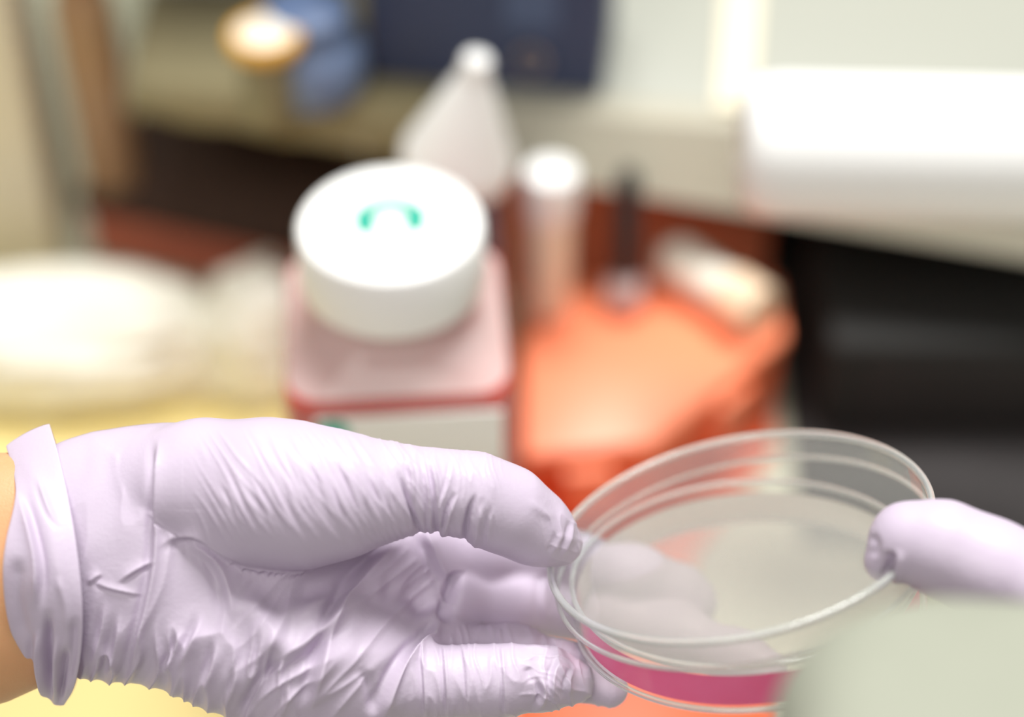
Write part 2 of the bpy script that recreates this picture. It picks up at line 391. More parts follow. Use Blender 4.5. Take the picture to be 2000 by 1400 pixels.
bm = bmesh.new(); rows = []
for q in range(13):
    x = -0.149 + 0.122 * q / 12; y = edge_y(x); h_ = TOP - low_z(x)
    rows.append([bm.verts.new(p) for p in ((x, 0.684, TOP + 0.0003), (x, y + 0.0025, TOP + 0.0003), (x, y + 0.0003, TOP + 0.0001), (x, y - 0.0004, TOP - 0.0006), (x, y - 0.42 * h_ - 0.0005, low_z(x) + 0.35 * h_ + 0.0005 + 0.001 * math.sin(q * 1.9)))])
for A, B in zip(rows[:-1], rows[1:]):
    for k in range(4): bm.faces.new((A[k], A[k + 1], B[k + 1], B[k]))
o = bm_obj('shade_sheet', bm, mat('olive_shade', srgb(150, 141, 108), 0.95, noise=0.08))  # olive colour darkens the left shelf edge in place of shade
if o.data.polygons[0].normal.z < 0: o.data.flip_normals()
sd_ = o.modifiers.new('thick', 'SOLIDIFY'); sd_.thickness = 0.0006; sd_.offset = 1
tag(o, 'olive sheet over the front edge of the shelf at the left, coloured as shade', 'sheet')
bb = on(600, 182, TOP)
bl = thing('squat_jar', 'squat blue plastic jar on the shelf beside the vial', 'jar', (bb.x, bb.y, TOP))
Mj = Matrix.Translation((bb.x + 0.002, bb.y + 0.002, TOP + 0.0010))
lathe('jar_body', [(0, 0), (0.017, 0), (0.020, 0.003), (0.0215, 0.012), (0.020, 0.022), (0.015, 0.028), (0, 0.028)], Mj, BLUE, bl, seg=48)
lathe('jar_lid', [(0, 0.0282), (0.0165, 0.0282), (0.0170, 0.030), (0.0165, 0.036), (0.013, 0.0385), (0, 0.039)], Mj, mat('slate_blue_plastic', srgb(96, 116, 152), 0.45), bl, seg=48)

vt = on(516, 66, 0.157)
ld = thing('sample_vial', 'small vial with a cream-faced amber cap on the shelf beside the blue jar', 'vial', (vt.x, vt.y, TOP))
Ml = Matrix.Translation((vt.x, vt.y, TOP + 0.0010))
lathe('vial_body', [(0, 0), (0.0095, 0), (0.0105, 0.001), (0.0105, 0.027), (0.0085, 0.031), (0, 0.031)], Ml, mat('olive_glass', srgb(140, 134, 104), 0.3), ld, seg=40)
lathe('cap', [(0, 0.0312), (0.0130, 0.0312), (0.0140, 0.0325), (0.0140, 0.0355), (0.0132, 0.037), (0.0108, 0.037), (0.0108, 0.0355), (0, 0.0355)], Ml, AMBER, ld, seg=48)
lathe('cap_face', [(0, 0.0357), (0.0107, 0.0357), (0.0107, 0.0369), (0.0098, 0.0374), (0, 0.0374)], Ml, mat('ivory_plastic', srgb(255, 246, 228), 0.4), ld, seg=48)

nb1 = on(735, 176, TOP); nb2 = on(1195, 212, TOP)
nv = thing('box_file', 'navy blue box file standing on the shelf', 'box file', ((nb1 + nb2) / 2))
e = (nb2 - nb1); Mn = frame((nb1 + nb2) / 2 + Vector((0, 0.034, 0.0003)), (e.x, e.y, 0), (0, 0, 1))
box('body', Mn, e.length, 0.055, 0.105, NAVY, nv, bev=0.002)
box('spine_label', Mn @ Matrix.Translation((0.018, -0.0281, 0.03)), 0.02, 0.0008, 0.05, mat('faded_navy_paper', srgb(82, 96, 128), 0.8), nv, bev=0)
lathe('finger_ring', [(0.004, -0.0006), (0.006, -0.0006), (0.006, 0.0006), (0.004, 0.0006)], Mn @ frame((0.018, -0.0282, 0.015), (1, 0, 0), (0, -1, 0)), STEEL, nv, seg=32, closed=True)

kb = thing('shade_blocker', 'unseen dark brown block added at the back left of the shelf to shade it', 'blocker', (-0.10, 0.82, TOP))
box('body', Matrix.Translation((-0.095, 0.815, TOP + 0.0003)), 0.105, 0.25, 0.36, UMBER, kb, bev=0.003)  # out of view, added to throw shade on the left of the shelf
box('blocker_face', Matrix.Translation((-0.095, 0.6885, TOP + 0.006)), 0.098, 0.003, 0.348, UMBER, kb, bev=0.001)

cs = on(1468, 180, TOP)  # pale strip painted in for a reflection on the shelf top
o = box('reflection_strip', Matrix.Translation((cs.x, cs.y + 0.052, TOP + 0.0003)) @ Matrix.Rotation(math.radians(-7), 4, 'Z'), 0.014, 0.13, 0.002, BEIGE, bev=0.0006)
tag(o, 'cream strip standing in for a reflection on the pale grey shelf', 'strip')

# white paper roll on its holder, in front of the shelf at the right
rc = at(1445, 285, 0.655)
pr = thing('paper_roll', 'white paper roll on a horizontal rod in front of the shelf', 'paper roll', rc)
Mp = frame(rc, (0, 0, 1), (1, -0.04, 0.0))
lathe('paper', [(0.0075, 0.0), (0.0150, 0.0), (0.0190, 0.001), (0.0218, 0.0035), (0.0236, 0.0075), (0.0244, 0.014), (0.0244, 0.118), (0.0240, 0.1185), (0.0075, 0.1185)], Mp, WHITE, pr, seg=72, closed=True)
lathe('core', [(0.0058, 0.0005), (0.0074, 0.0005), (0.0074, 0.118), (0.0058, 0.118)], Mp, BEIGE, pr, seg=32, closed=True)
hd = thing('roll_holder', 'steel rod and bracket carrying the white paper roll', 'holder', (0.205, 0.58, TOP))
lathe('rod', [(0, 0.004), (0.0038, 0.005), (0.0038, 0.142), (0, 0.142)], Mp, STEEL, hd, seg=20)
e = Mp @ Vector((0, 0, 0.142))
box('bracket', frame((e.x, e.y - 0.012, e.z - 0.012), (1, 0, 0), (0, 0, 1)) @ Matrix.Translation((0.0022, 0.045, 0)), 0.004, 0.11, 0.024, STEEL, hd, bev=0.0008)
box('foot', Matrix.Translation((e.x + 0.0022, e.y + 0.082, TOP + 0.0002)), 0.03, 0.03, max(0.003, e.z - 0.0121 - TOP), STEEL, hd, bev=0.001)

# ------------------------------------------------------------------ sculpting tools for the gloved hands
def capsule(P, a, ra, b, rb, zc=None, zs=1.0):
    X, Y, Z = P
    if zc is not None:
        Z = zc + (Z - zc) / zs
        a = (a[0], a[1], zc + (a[2] - zc) / zs); b = (b[0], b[1], zc + (b[2] - zc) / zs)
    bx, by, bz = b[0] - a[0], b[1] - a[1], b[2] - a[2]
    L2 = bx * bx + by * by + bz * bz + 1e-9
    t = np.clip(((X - a[0]) * bx + (Y - a[1]) * by + (Z - a[2]) * bz) / L2, 0, 1)
    d = np.sqrt((X - a[0] - t * bx) ** 2 + (Y - a[1] - t * by) ** 2 + (Z - a[2] - t * bz) ** 2)
    return d - (ra + t * (rb - ra))

def smin(a, b, k):
    h = np.maximum(k - np.abs(a - b), 0) / k
    return np.minimum(a, b) - h * h * k * 0.25

class Field:
    def __init__(s, lo, hi, h):
        s.lo = np.array(lo, float); s.h = h
        s.n = np.ceil((np.array(hi) - s.lo) / h).astype(int) + 1
        s.ax = [(s.lo[i] + h * np.arange(s.n[i])).astype(np.float32) for i in range(3)]
        s.groups = {}
    def chain(s, group, pts, k=30.0, zc=None, zs=1.0):
        """pts: (photo x, photo y, z, radius); a smooth tapering tube added to the group"""
        if group not in s.groups: s.groups[group] = np.full(s.n, 400.0, np.float32)
        G = s.groups[group]
        Q = [(local(p[0], p[1], p[2]), p[3] * (1 - p[2] / U)) for p in pts]
        if len(Q) == 1: Q = Q * 2
        for (a, ra), (b, rb) in zip(Q[:-1], Q[1:]):
            pad = max(ra, rb) + 90
            sl = []
            for i in range(3):
                i0 = max(0, int((min(a[i], b[i]) - pad - s.lo[i]) / s.h)); i1 = min(s.n[i], int((max(a[i], b[i]) + pad - s.lo[i]) / s.h) + 2)
                sl.append(slice(i0, max(i0, i1)))
            sl = tuple(sl)
            P = np.meshgrid(s.ax[0][sl[0]], s.ax[1][sl[1]], s.ax[2][sl[2]], indexing='ij', sparse=True)
            d = capsule(P, a, ra, b, rb, zc, zs).astype(np.float32)
            G[sl] = smin(G[sl], d, k)
    def mesh(s, order):
        """order: (group, blend) pairs; returns vertices, quads, group id of each vertex"""
        f = None; names = []
        for g, k in order:
            f = s.groups[g].copy() if f is None else smin(f, s.groups[g], k)
        ins = f < 0
        n = s.n - 1
        cnt = np.zeros(n, np.int8)
        corners = [(i, j, k) for i in (0, 1) for j in (0, 1) for k in (0, 1)]
        def cs(A, c): return A[c[0]:c[0] + n[0], c[1]:c[1] + n[1], c[2]:c[2] + n[2]]
        for c in corners: cnt += cs(ins, c)
        act = (cnt > 0) & (cnt < 8)
        idx = np.argwhere(act); vid = np.full(n, -1, np.int64); vid[act] = np.arange(len(idx))
        acc = np.zeros((len(idx), 3)); num = np.zeros(len(idx))
        for c in corners:
            for ax in range(3):
                if c[ax]: continue
                c2 = list(c); c2[ax] = 1; c2 = tuple(c2)
                va = f[idx[:, 0] + c[0], idx[:, 1] + c[1], idx[:, 2] + c[2]]; vb = f[idx[:, 0] + c2[0], idx[:, 1] + c2[1], idx[:, 2] + c2[2]]
                m = (va < 0) != (vb < 0)
                t = np.where(m, va / np.where(m, va - vb, 1), 0)
                p = np.tile(np.array(c, float), (len(idx), 1)); p[:, ax] += t
                acc[m] += p[m]; num[m] += 1
        V = s.lo + s.h * (idx + acc / num[:, None])
        quads = []
        for ax in range(3):
            o1, o2 = [(1, 2), (2, 0), (0, 1)][ax]
            sa = [slice(1, n[i]) for i in range(3)]; sa[ax] = slice(0, n[ax]); sb = list(sa); sb[ax] = slice(1, n[ax] + 1)
            A = ins[tuple(sa)]; B = ins[tuple(sb)]
            e = np.argwhere(A != B); st = A[A != B]
            e = e + np.array([1 if i != ax else 0 for i in range(3)])
            d1 = np.zeros(3, int); d1[o1] = 1; d2 = np.zeros(3, int); d2[o2] = 1
            q = np.stack([vid[tuple((e - d1 - d2).T)], vid[tuple((e - d2).T)], vid[tuple(e.T)], vid[tuple((e - d1).T)]], 1)
            q[~st] = q[~st][:, ::-1]
            quads.append(q)
        quads = np.concatenate(quads)
        ids = np.stack([s.groups[g][idx[:, 0], idx[:, 1], idx[:, 2]] for g, _ in order]).argmin(0)
        return V, quads, ids

def subdivide(V, Q, ids, levels=1):
    me = bpy.data.meshes.new('tmp'); me.from_pydata(V.tolist(), [], Q.tolist())
    at_ = me.attributes.new('gid', 'FLOAT', 'POINT'); at_.data.foreach_set('value', ids.astype(np.float32))
    o = bpy.data.objects.new('tmp', me); COL.objects.link(o)
    sm = o.modifiers.new('s', 'SMOOTH'); sm.factor = 0.5; sm.iterations = 3
    if levels:
        md = o.modifiers.new('d', 'SUBSURF'); md.levels = levels; md.render_levels = levels
    dg = bpy.context.evaluated_depsgraph_get(); ev = o.evaluated_get(dg)
    m2 = bpy.data.meshes.new_from_object(ev)
    nv = len(m2.vertices); v = np.empty(nv * 3, np.float32); m2.vertices.foreach_get('co', v)
    g = np.empty(nv, np.float32); m2.attributes['gid'].data.foreach_get('value', g)
    bpy.data.objects.remove(o); bpy.data.meshes.remove(me)
    return m2, v.reshape(-1, 3).astype(float), g

def mesh_normals(me):
    n = np.empty(len(me.vertices) * 3, np.float32); me.vertex_normals.foreach_get('vector', n)
    return n.reshape(-1, 3).astype(float)

def spline(pts, n=10):
    P = np.array(pts, float)
    if len(P) < 3: 
        t = np.linspace(0, 1, n)[:, None]; return P[0] * (1 - t) + P[-1] * t
    E = np.vstack([2 * P[0] - P[1], P, 2 * P[-1] - P[-2]]); out = []
    for i in range(1, len(E) - 2):
        p0, p1, p2, p3 = E[i - 1:i + 3]
        for t in np.linspace(0, 1, n, endpoint=False):
            out.append(0.5 * (2 * p1 + (p2 - p0) * t + (2 * p0 - 5 * p1 + 4 * p2 - p3) * t * t + (3 * p1 - p0 - 3 * p2 + p3) * t ** 3))
    out.append(P[-1]); return np.array(out)

def smooth_masks(me, gid, n, it=8):
    e = np.empty(len(me.edges) * 2, np.int32); me.edges.foreach_get('vertices', e); e = e.reshape(-1, 2)
    a = np.concatenate([e[:, 0], e[:, 1]]); b = np.concatenate([e[:, 1], e[:, 0]]); nv = len(gid); deg = np.bincount(a, minlength=nv) + 1e-9
    out = []
    for g in range(n):
        w_ = (np.round(gid) == g).astype(float)
        for _ in range(it): w_ = 0.5 * w_ + 0.5 * np.bincount(a, weights=w_[b], minlength=nv) / deg
        out.append(w_)
    return out

PERM = np.random.RandomState(11).permutation(256); GR = np.random.RandomState(12).uniform(0, 2 * np.pi, 256)
def perlin(x, y):
    xi = np.floor(x).astype(int); yi = np.floor(y).astype(int); xf = x - xi; yf = y - yi
    def g(ix, iy, fx, fy):
        q = GR[PERM[(PERM[ix & 255] + iy) & 255]]; return np.cos(q) * fx + np.sin(q) * fy
    u = xf ** 3 * (xf * (xf * 6 - 15) + 10); v = yf ** 3 * (yf * (yf * 6 - 15) + 10)
    a = g(xi, yi, xf, yf) * (1 - u) + g(xi + 1, yi, xf - 1, yf) * u
    b = g(xi, yi + 1, xf, yf - 1) * (1 - u) + g(xi + 1, yi + 1, xf - 1, yf - 1) * u
    return (a * (1 - v) + b * v) * 1.5

def strokes(V, N, gid, names, S_, masks=None):
    """push vertices along their normals under brush strokes drawn over the camera-facing side"""
    k = 1 - V[:, 2] / U
    px = 1000 + V[:, 0] / k; py = 700 - V[:, 1] / k
    D = np.zeros(len(V)); face = np.clip(N[:, 2] * 3 + 0.7, 0, 1)
    for st in S_:
        grp, pts, wd, amp = st[:4]; kind = st[4] if len(st) > 4 else 'line'; taper = st[5] if len(st) > 5 else 0.25
        C = spline(pts)
        pad = wd * 5
        m = (px > C[:, 0].min() - pad) & (px < C[:, 0].max() + pad) & (py > C[:, 1].min() - pad) & (py < C[:, 1].max() + pad) & (face > 0)
        wgt = np.ones(len(V))
        if grp is not None:
            wgt = sum(masks[names.index(g)] for g in grp.split('+'))
            m &= wgt > 0.01
        if not m.any(): continue
        ids = np.where(m)[0]; x = px[ids]; y = py[ids]
        best = np.full(len(ids), 1e9); sd = np.zeros(len(ids)); tt = np.zeros(len(ids))
        seg = C[1:] - C[:-1]; ln = np.hypot(seg[:, 0], seg[:, 1]) + 1e-9; cum = np.concatenate([[0], np.cumsum(ln)])
        for i in range(len(seg)):
            rx = x - C[i, 0]; ry = y - C[i, 1]
            t = np.clip((rx * seg[i, 0] + ry * seg[i, 1]) / ln[i] ** 2, 0, 1)
            dx = rx - t * seg[i, 0]; dy = ry - t * seg[i, 1]; d = np.hypot(dx, dy)
            s_ = (seg[i, 0] * dy - seg[i, 1] * dx) / ln[i]
            b = d < best
            best[b] = d[b]; sd[b] = np.sign(s_[b]) * d[b]; tt[b] = ((cum[i] + t * ln[i]) / cum[-1])[b]
        tp = np.clip(tt / taper, 0, 1) * np.clip((1 - tt) / taper, 0, 1) if taper else 1
        tp = tp * tp * (3 - 2 * tp) if taper else 1
        if kind == 'line': pr_ = np.exp(-(best / wd) ** 2)
        elif kind == 'fold': pr_ = np.where(sd < 0, np.exp(-np.abs(sd) / (1.5 * wd)), np.exp(-(sd / (0.75 * wd)) ** 2)) - 0.55 * np.exp(-((sd - 1.7 * wd) / (0.9 * wd)) ** 2)     # ridge, valley on the right of travel
        elif kind == 'step': pr_ = 1 / (1 + np.exp(np.clip(sd / (0.35 * wd), -30, 30))) * np.exp(-np.maximum(-sd, 0) / (4 * wd)) # raised on the left of travel
        D[ids] += amp * tp * pr_ * face[ids] * np.clip(wgt[ids] * 1.6 - 0.3, 0, 1)
    return V + N * D[:, None]

def finish(name, me, V, m, parent):
    W = hand_to_world(V)
    me.vertices.foreach_set('co', W.astype(np.float32).ravel()); me.update()
    me.name = name
    for a_ in [a_.name for a_ in me.attributes if a_.name == 'gid']: me.attributes.remove(me.attributes[a_])
    return link(name, me, m, parent)

# ------------------------------------------------------------------ left hand in its glove
def hw(px, py, z): return Vector(hand_to_world(np.array([local(px, py, z)]))[0])
lh = thing('gloved_hand', 'left hand in a lavender nitrile glove holding the dish between thumb and fingers', 'hand', hw(300, 1330, -60))
NAMES = ['wrist', 'palm', 'index', 'middle', 'ring', 'little', 'thumb']
fd = Field((-1110, -790, -560), (640, -70, 230), 5.5)
fd.chain('wrist', [(215, 1086, -60, 243), (330, 1078, -60, 238), (440, 1085, -60, 200)], 60, zc=-60, zs=0.66)
fd.chain('palm', [(330, 1190, -50, 118), (450, 1232, -45, 140), (580, 1280, -45, 142), (690, 1305, -50, 118), (790, 1325, -45, 76)], 70)
fd.chain('palm', [(420, 1060, -85, 140), (580, 1110, -170, 140), (720, 1120, -215, 125), (820, 1110, -230, 90)], 70)
fd.chain('palm', [(560, 1235, -125, 130), (740, 1240, -170, 108), (840, 1248, -165, 78)], 70)
fd.chain('index', [(700, 1080, -170, 85), (820, 1075, -190, 62), (940, 1082, -235, 54), (1110, 1100, -330, 60), (1240, 1132, -380, 62), (1325, 1166, -395, 58), (1350, 1180, -396, 48)], 40)
fd.chain('middle', [(720, 1165, -175, 80), (870, 1166, -205, 62), (1000, 1170, -270, 63), (1190, 1205, -365, 58), (1330, 1245, -310, 54), (1440, 1285, -235, 50), (1500, 1310, -195, 40)], 40)
fd.chain('ring', [(720, 1260, -130, 78), (850, 1274, -140, 58), (1000, 1282, -150, 57), (1110, 1312, -132, 50), (1190, 1345, -112, 38)], 40)
fd.chain('little', [(740, 1330, -40, 74), (850, 1332, -20, 63), (930, 1330, -15, 64), (1000, 1327, -20, 62), (1070, 1325, -38, 56), (1120, 1332, -55, 42)], 36)
fd.chain('thumb', [(320, 958, -25, 122), (400, 950, 5, 126), (520, 962, 45, 139), (600, 968, 60, 134), (680, 965, 62, 112), (765, 958, 52, 86), (850, 955, 34, 72), (925, 968, 10, 79), (990, 996, -18, 80), (1050, 1034, -50, 66), (1094, 1062, -80, 44)], 36)
V, Q, ids = fd.mesh([('wrist', 1), ('palm', 60), ('index', 22), ('middle', 14), ('ring', 14), ('little', 16), ('thumb', 16)])
me, V, gid = subdivide(V, Q, ids, 1)
N = mesh_normals(me)
ST = []
# main folds of the loose glove over wrist and palm
ST += [('wrist+palm+thumb', [(312, 850), (309, 960), (304, 1090), (284, 1200), (252, 1325)], 9, 13, 'fold', 0.15),
       ('wrist+palm', [(365, 1036), (425, 1099), (449, 1160), (456, 1225)], 13, 15, 'fold', 0.35),
       ('wrist+palm', [(420, 1060), (510, 1130), (570, 1200)], 45, -16),
       ('palm', [(470, 1150), (520, 1225), (545, 1290)], 30, 18),
       ('palm+little', [(795, 1056), (738, 1098), (673, 1180), (641, 1262), (606, 1400)], 13, 22, 'fold', 0.2),
       ('palm', [(528, 1296), (600, 1250), (676, 1190)], 15, 20, 'fold', 0.3),
       ('palm+index+middle', [(826, 1030), (857, 1098), (884, 1150)], 10, 16, 'fold', 0.3),
       ('palm', [(735, 1140), (800, 1160), (850, 1205)], 28, -14),
       ('palm+ring+little+middle', [(868, 1200), (838, 1250), (808, 1278), (778, 1320), (740, 1410)], 11, 18, 'fold', 0.2),
       ('palm', [(560, 1330), (690, 1285), (790, 1275)], 26, 8),
       ('palm', [(520, 1150), (620, 1140), (700, 1105), (770, 1060)], 30, -26, 'line', 0.35),
       ('palm+index+middle', [(790, 1110), (835, 1160), (860, 1205)], 30, -20, 'line', 0.35),
       ('palm', [(560, 1225), (640, 1160), (720, 1100)], 17, 12, 'line', 0.4),
       ('palm+middle', [(893, 1095), (882, 1150), (868, 1222)], 13, -30),
       ('palm', [(545, 1285), (500, 1345), (470, 1410)], 14, -20),
       ('palm', [(700, 1300), (722, 1340), (728, 1400)], 12, -10)]
# gathers along the heel of the hand
for x0, y0, x1, y1, wd, am in ((356, 1225, 318, 1325, 7, 13), (398, 1195, 350, 1310, 9, 12), (428, 1240, 392, 1365, 8, 12), (468, 1285, 440, 1385, 8, 11), (238, 1190, 200, 1355, 9, 11), (208, 1165, 176, 1310, 7, 7), (565, 1330, 545, 1410, 8, 9)):
    ST.append(('wrist+palm', [(x0, y0), ((x0 + x1) / 2 + 6, (y0 + y1) / 2), (x1, y1)], wd, am, 'fold', 0.45))
# small creases crossing on the wrist
ST += [('wrist+palm', [(225, 1140), (262, 1114), (306, 1092)], 5, 8, 'fold', 0.4),
       ('wrist+palm', [(176, 1132), (212, 1147), (283, 1163)], 4.5, 6, 'fold', 0.4),
       ('wrist+palm', [(168, 1142), (186, 1126), (200, 1118)], 4.5, 5, 'fold', 0.4),
       ('wrist+palm+thumb', [(300, 1074), (340, 1048), (385, 1043), (435, 1074), (500, 1112)], 9, 12, 'fold', 0.4)]
# fine diagonal wrinkles over the ball of the thumb
LA = np.array([(392, 862), (440, 955), (482, 1030), (530, 1072)], float); LB = np.array([(752, 872), (774, 925), (794, 985), (808, 1032)], float)
rs = np.random.RandomState(3)
for i in range(30):
    t = (i + rs.uniform(-0.45, 0.45)) / 29.0
    line = LA * (1 - t) + LB * t
    a0, a1 = rs.uniform(0.0, 0.35), rs.uniform(0.60, 1.0)
    sp = spline(line, 8); n_ = len(sp); seg_ = sp[int(a0 * n_):max(int(a1 * n_), int(a0 * n_) + 6)]
    seg_ = seg_ + np.cumsum(rs.normal(0, 0.9, seg_.shape), 0)
    ST.append(('thumb', seg_[::3].tolist() + [seg_[-1].tolist()], rs.uniform(3.2, 5.0), rs.uniform(1.6, 4.2), 'fold', 0.5))
# creases at the thumb joints
ST += [('thumb', [(768, 905), (789, 950), (806, 1000), (832, 1075)], 5, -16, 'line', 0.4),
       ('thumb', [(795, 885), (805, 935), (812, 985)], 5, 6, 'fold', 0.4),
       ('thumb', [(842, 885), (853, 965), (866, 1075)], 5, 10, 'fold', 0.3),
       ('thumb', [(900, 958), (880, 997), (862, 1060)], 4.5, 9, 'fold', 0.4),
       ('thumb', [(934, 958), (916, 1002), (902, 1085)], 5, -17, 'line', 0.45),
       ('thumb', [(952, 975), (934, 1015), (926, 1090)], 7, 7, 'line', 0.4),
       ('thumb', [(886, 895), (874, 950), (852, 1000)], 4, 4, 'fold', 0.4),
       ('thumb', [(826, 892), (836, 955), (842, 1070)], 4, 7, 'fold', 0.4),
       ('thumb', [(968, 985), (957, 1020), (950, 1080)], 4, 4, 'fold', 0.4),
       ('thumb', [(1122, 1008), (1113, 1050), (1096, 1094)], 5, 6, 'fold', 0.4),
       ('thumb', [(1100, 1030), (1090, 1060), (1070, 1094)], 6, 4, 'fold', 0.4),
       ('thumb', [(1030, 972), (1060, 1000), (1090, 1012)], 9, 3, 'line', 0.4)]
# rings round the little finger, puckers at its tip
for x_, am in ((868, 6), (908, 3), (981, 5), (825, 5)):
    ST.append(('little+palm', [(x_ - 2, 1258), (x_ + 4, 1320), (x_ + 8, 1400)], 4, am, 'fold', 0.12))
ST += [('little', [(1056, 1315), (1064, 1355), (1046, 1394)], 6, 9, 'fold', 0.35), ('little', [(1094, 1285), (1080, 1330), (1085, 1370)], 6, 8, 'fold', 0.35),
       ('little', [(1124, 1300), (1110, 1335), (1112, 1364)], 5, 6, 'fold', 0.35), ('little', [(1030, 1300), (1040, 1335)], 9, -5),
       ('ring', [(975, 1225), (978, 1262)], 4, 5), ('middle', [(1072, 1112), (1062, 1170), (1072, 1225)], 9, 4, 'fold')]
masks = smooth_masks(me, gid, len(NAMES))
k = 1 - V[:, 2] / U
px = 1000 + V[:, 0] / k; py = 700 - V[:, 1] / k
def box_w(x0, x1, y0, y1, f):
    def r(a, lo, hi): return np.clip((a - lo) / f + 0.5, 0, 1) * np.clip((hi - a) / f + 0.5, 0, 1)
    q = r(px, x0, x1) * r(py, y0, y1); return q * q * (3 - 2 * q)
def gathers(ang, gap, length, amp, wgt, seed, pw=2.2):
    """tension folds: sharp-crested ridges running at one angle"""
    c, s_ = math.cos(math.radians(ang)), math.sin(math.radians(ang))
    u = (px * c + py * s_) / length + seed * 7.3; v = (-px * s_ + py * c) / gap + seed * 3.7
    v = v + 0.6 * perlin(u * 1.3 + 40, v * 0.4)
    r = 1 - np.minimum(1, np.abs(perlin(u, v)) * 1.9)
    return amp * (r ** pw - 0.35) * wgt
mk_ = dict(zip(NAMES, masks)); pw_ = np.clip(mk_['palm'] + mk_['wrist'], 0, 1)
front = np.clip(N[:, 2] * 2.5 + 0.9, 0, 1)
D2 = gathers(56, 17, 230, 2.6, mk_['thumb'] * box_w(395, 830, 850, 1062, 60), 1)
D2 += gathers(78, 15, 90, 1.8, mk_['thumb'] * box_w(790, 975, 880, 1060, 40), 6)
D2 += gathers(104, 42, 150, 13, np.clip(N[:, 2] * 2 + 0.1, 0, 1) * pw_ * box_w(150, 560, 1245, 1500, 110), 2, 1.8)
D2 += gathers(-46, 52, 260, 6, mk_['palm'] * box_w(480, 860, 1070, 1500, 90), 3, 1.8)
D2 += gathers(97, 60, 260, 5, pw_ * box_w(140, 460, 860, 1260, 90), 4, 1.6)
D2 += gathers(80, 30, 110, 3.5, (mk_['little'] + mk_['ring']) * box_w(780, 1200, 1000, 1500, 60), 5)
D2 += gathers(20, 24, 60, 2.5, mk_['little'] * box_w(1020, 1200, 1250, 1420, 30), 8)
D2 += gathers(60, 26, 70, 2.0, mk_['thumb'] * box_w(1060, 1170, 980, 1120, 40), 9)
V = strokes(V, N, gid, NAMES, ST, masks) + N * (D2 * front)[:, None]
glove = finish('glove', me, V, GLOVE, lh)

# rolled cuff of the glove
def curve_at(C, t):
    x = np.linspace(0, 1, len(C))
    return np.stack([np.interp(t, x, C[:, 0]), np.interp(t, x, C[:, 1])], -1)
LE = [(10, 872), (26, 930), (28, 985), (10, 1055), (3, 1125), (14, 1215), (46, 1300), (96, 1366)]
RE = [(98, 834), (120, 905), (142, 1000), (158, 1095), (166, 1185), (163, 1265), (148, 1332), (126, 1368)]
LE = spline(LE, 12); RE = spline(RE, 12)
NA, NV = 240, 46
prof_v = np.linspace(0, 1, NV)
rings = []
for j in range(NV):
    u_ = prof_v[j]
    # travel: inner tuck at left, over the outside, tuck at the right fold
    if u_ < 0.12: pos, off = 0.10 * (1 - u_ / 0.12), -10 + 12 * (u_ / 0.12)
    elif u_ > 0.9: pos, off = 1 - 0.12 * (u_ - 0.9) / 0.1, 9 - 18 * (u_ - 0.9) / 0.1
    else: pos = (u_ - 0.12) / 0.78; off = 2 + 7 * pos + 7 * math.sin(math.pi * min(1, pos)) ** 0.7
    row = []
    for i in range(NA):
        ph = 2 * math.pi * i / NA; t = ph / math.pi if ph <= math.pi else 2 - ph / math.pi
        a_ = curve_at(LE, t); b_ = curve_at(RE, t); p = a_ * (1 - pos) + b_ * pos
        zz = -60 + (196 if ph <= math.pi else 165) * math.sin(ph)
        row.append((p[0], p[1], zz, math.cos(ph), math.sin(ph), off))
    rings.append(row)
A = np.array(rings).reshape(-1, 6)
k = 1 - A[:, 2] / U
V = np.stack([(A[:, 0] - 1000) * k, (700 - A[:, 1]) * k, A[:, 2]], 1)
V[:, 1] += A[:, 5] * A[:, 3]; V[:, 2] += A[:, 5] * A[:, 4]
Q = [(j * NA + i, j * NA + (i + 1) % NA, (j + 1) * NA + (i + 1) % NA, (j + 1) * NA + i) for j in range(NV - 1) for i in range(NA)]
me, V, gid = subdivide(V, np.array(Q), np.zeros(len(V)), 1)
N = mesh_normals(me)
if N[np.argmax(V[:, 2]), 2] < 0: me.flip_normals(); N = -N
CS = [(None, [(94, 1185), (92, 1265), (100, 1385)], 8, -26, 'line', 0.35), (None, [(74, 1225), (74, 1300), (94, 1380)], 8, 13, 'fold', 0.3),
      (None, [(130, 1255), (122, 1315), (114, 1385)], 7, -18, 'line', 0.35), (None, [(112, 1235), (108, 1300), (108, 1385)], 6, 12, 'line', 0.35),
      (None, [(66, 1200), (70, 1110), (54, 1030), (30, 955)], 9, 13, 'fold', 0.3), (None, [(50, 880), (92, 1010), (116, 1120), (122, 1200)], 16, 5, 'line', 0.3),
      (None, [(72, 925), (98, 1000), (125, 1030)], 6, 4, 'fold', 0.4), (None, [(36, 1080), (30, 1170), (52, 1260)], 16, -9), (None, [(146, 1200), (141, 1280), (128, 1350)], 8, -9),
      (None, [(112, 1120), (128, 1180), (132, 1240)], 8, 4)]
V = strokes(V, N, gid, ['cuff'], CS)
finish('cuff', me, V, GLOVE, lh)['label'] = 'rolled lavender glove cuff'

# bare forearm running out of the cuff
rings = []
for px, py, r in ((-1900, 1420, 380), (-1200, 1320, 375), (-850, 1265, 350), (-620, 1225, 330), (-420, 1190, 312), (-220, 1160, 285), (-60, 1138, 258), (20, 1126, 246), (90, 1110, 230), (150, 1104, 215)):
    c = local(px, py, -60); k = 1
    rings.append(np.array([(c[0], c[1] + r * math.cos(q), -60 + r * 0.66 * math.sin(q)) for q in np.linspace(0, 2 * math.pi, 72, endpoint=False)]))
loft('forearm', [[Vector(p) for p in hand_to_world(rr)] for rr in rings], SKIN, lh)['label'] = 'bare tan forearm behind the cuff'

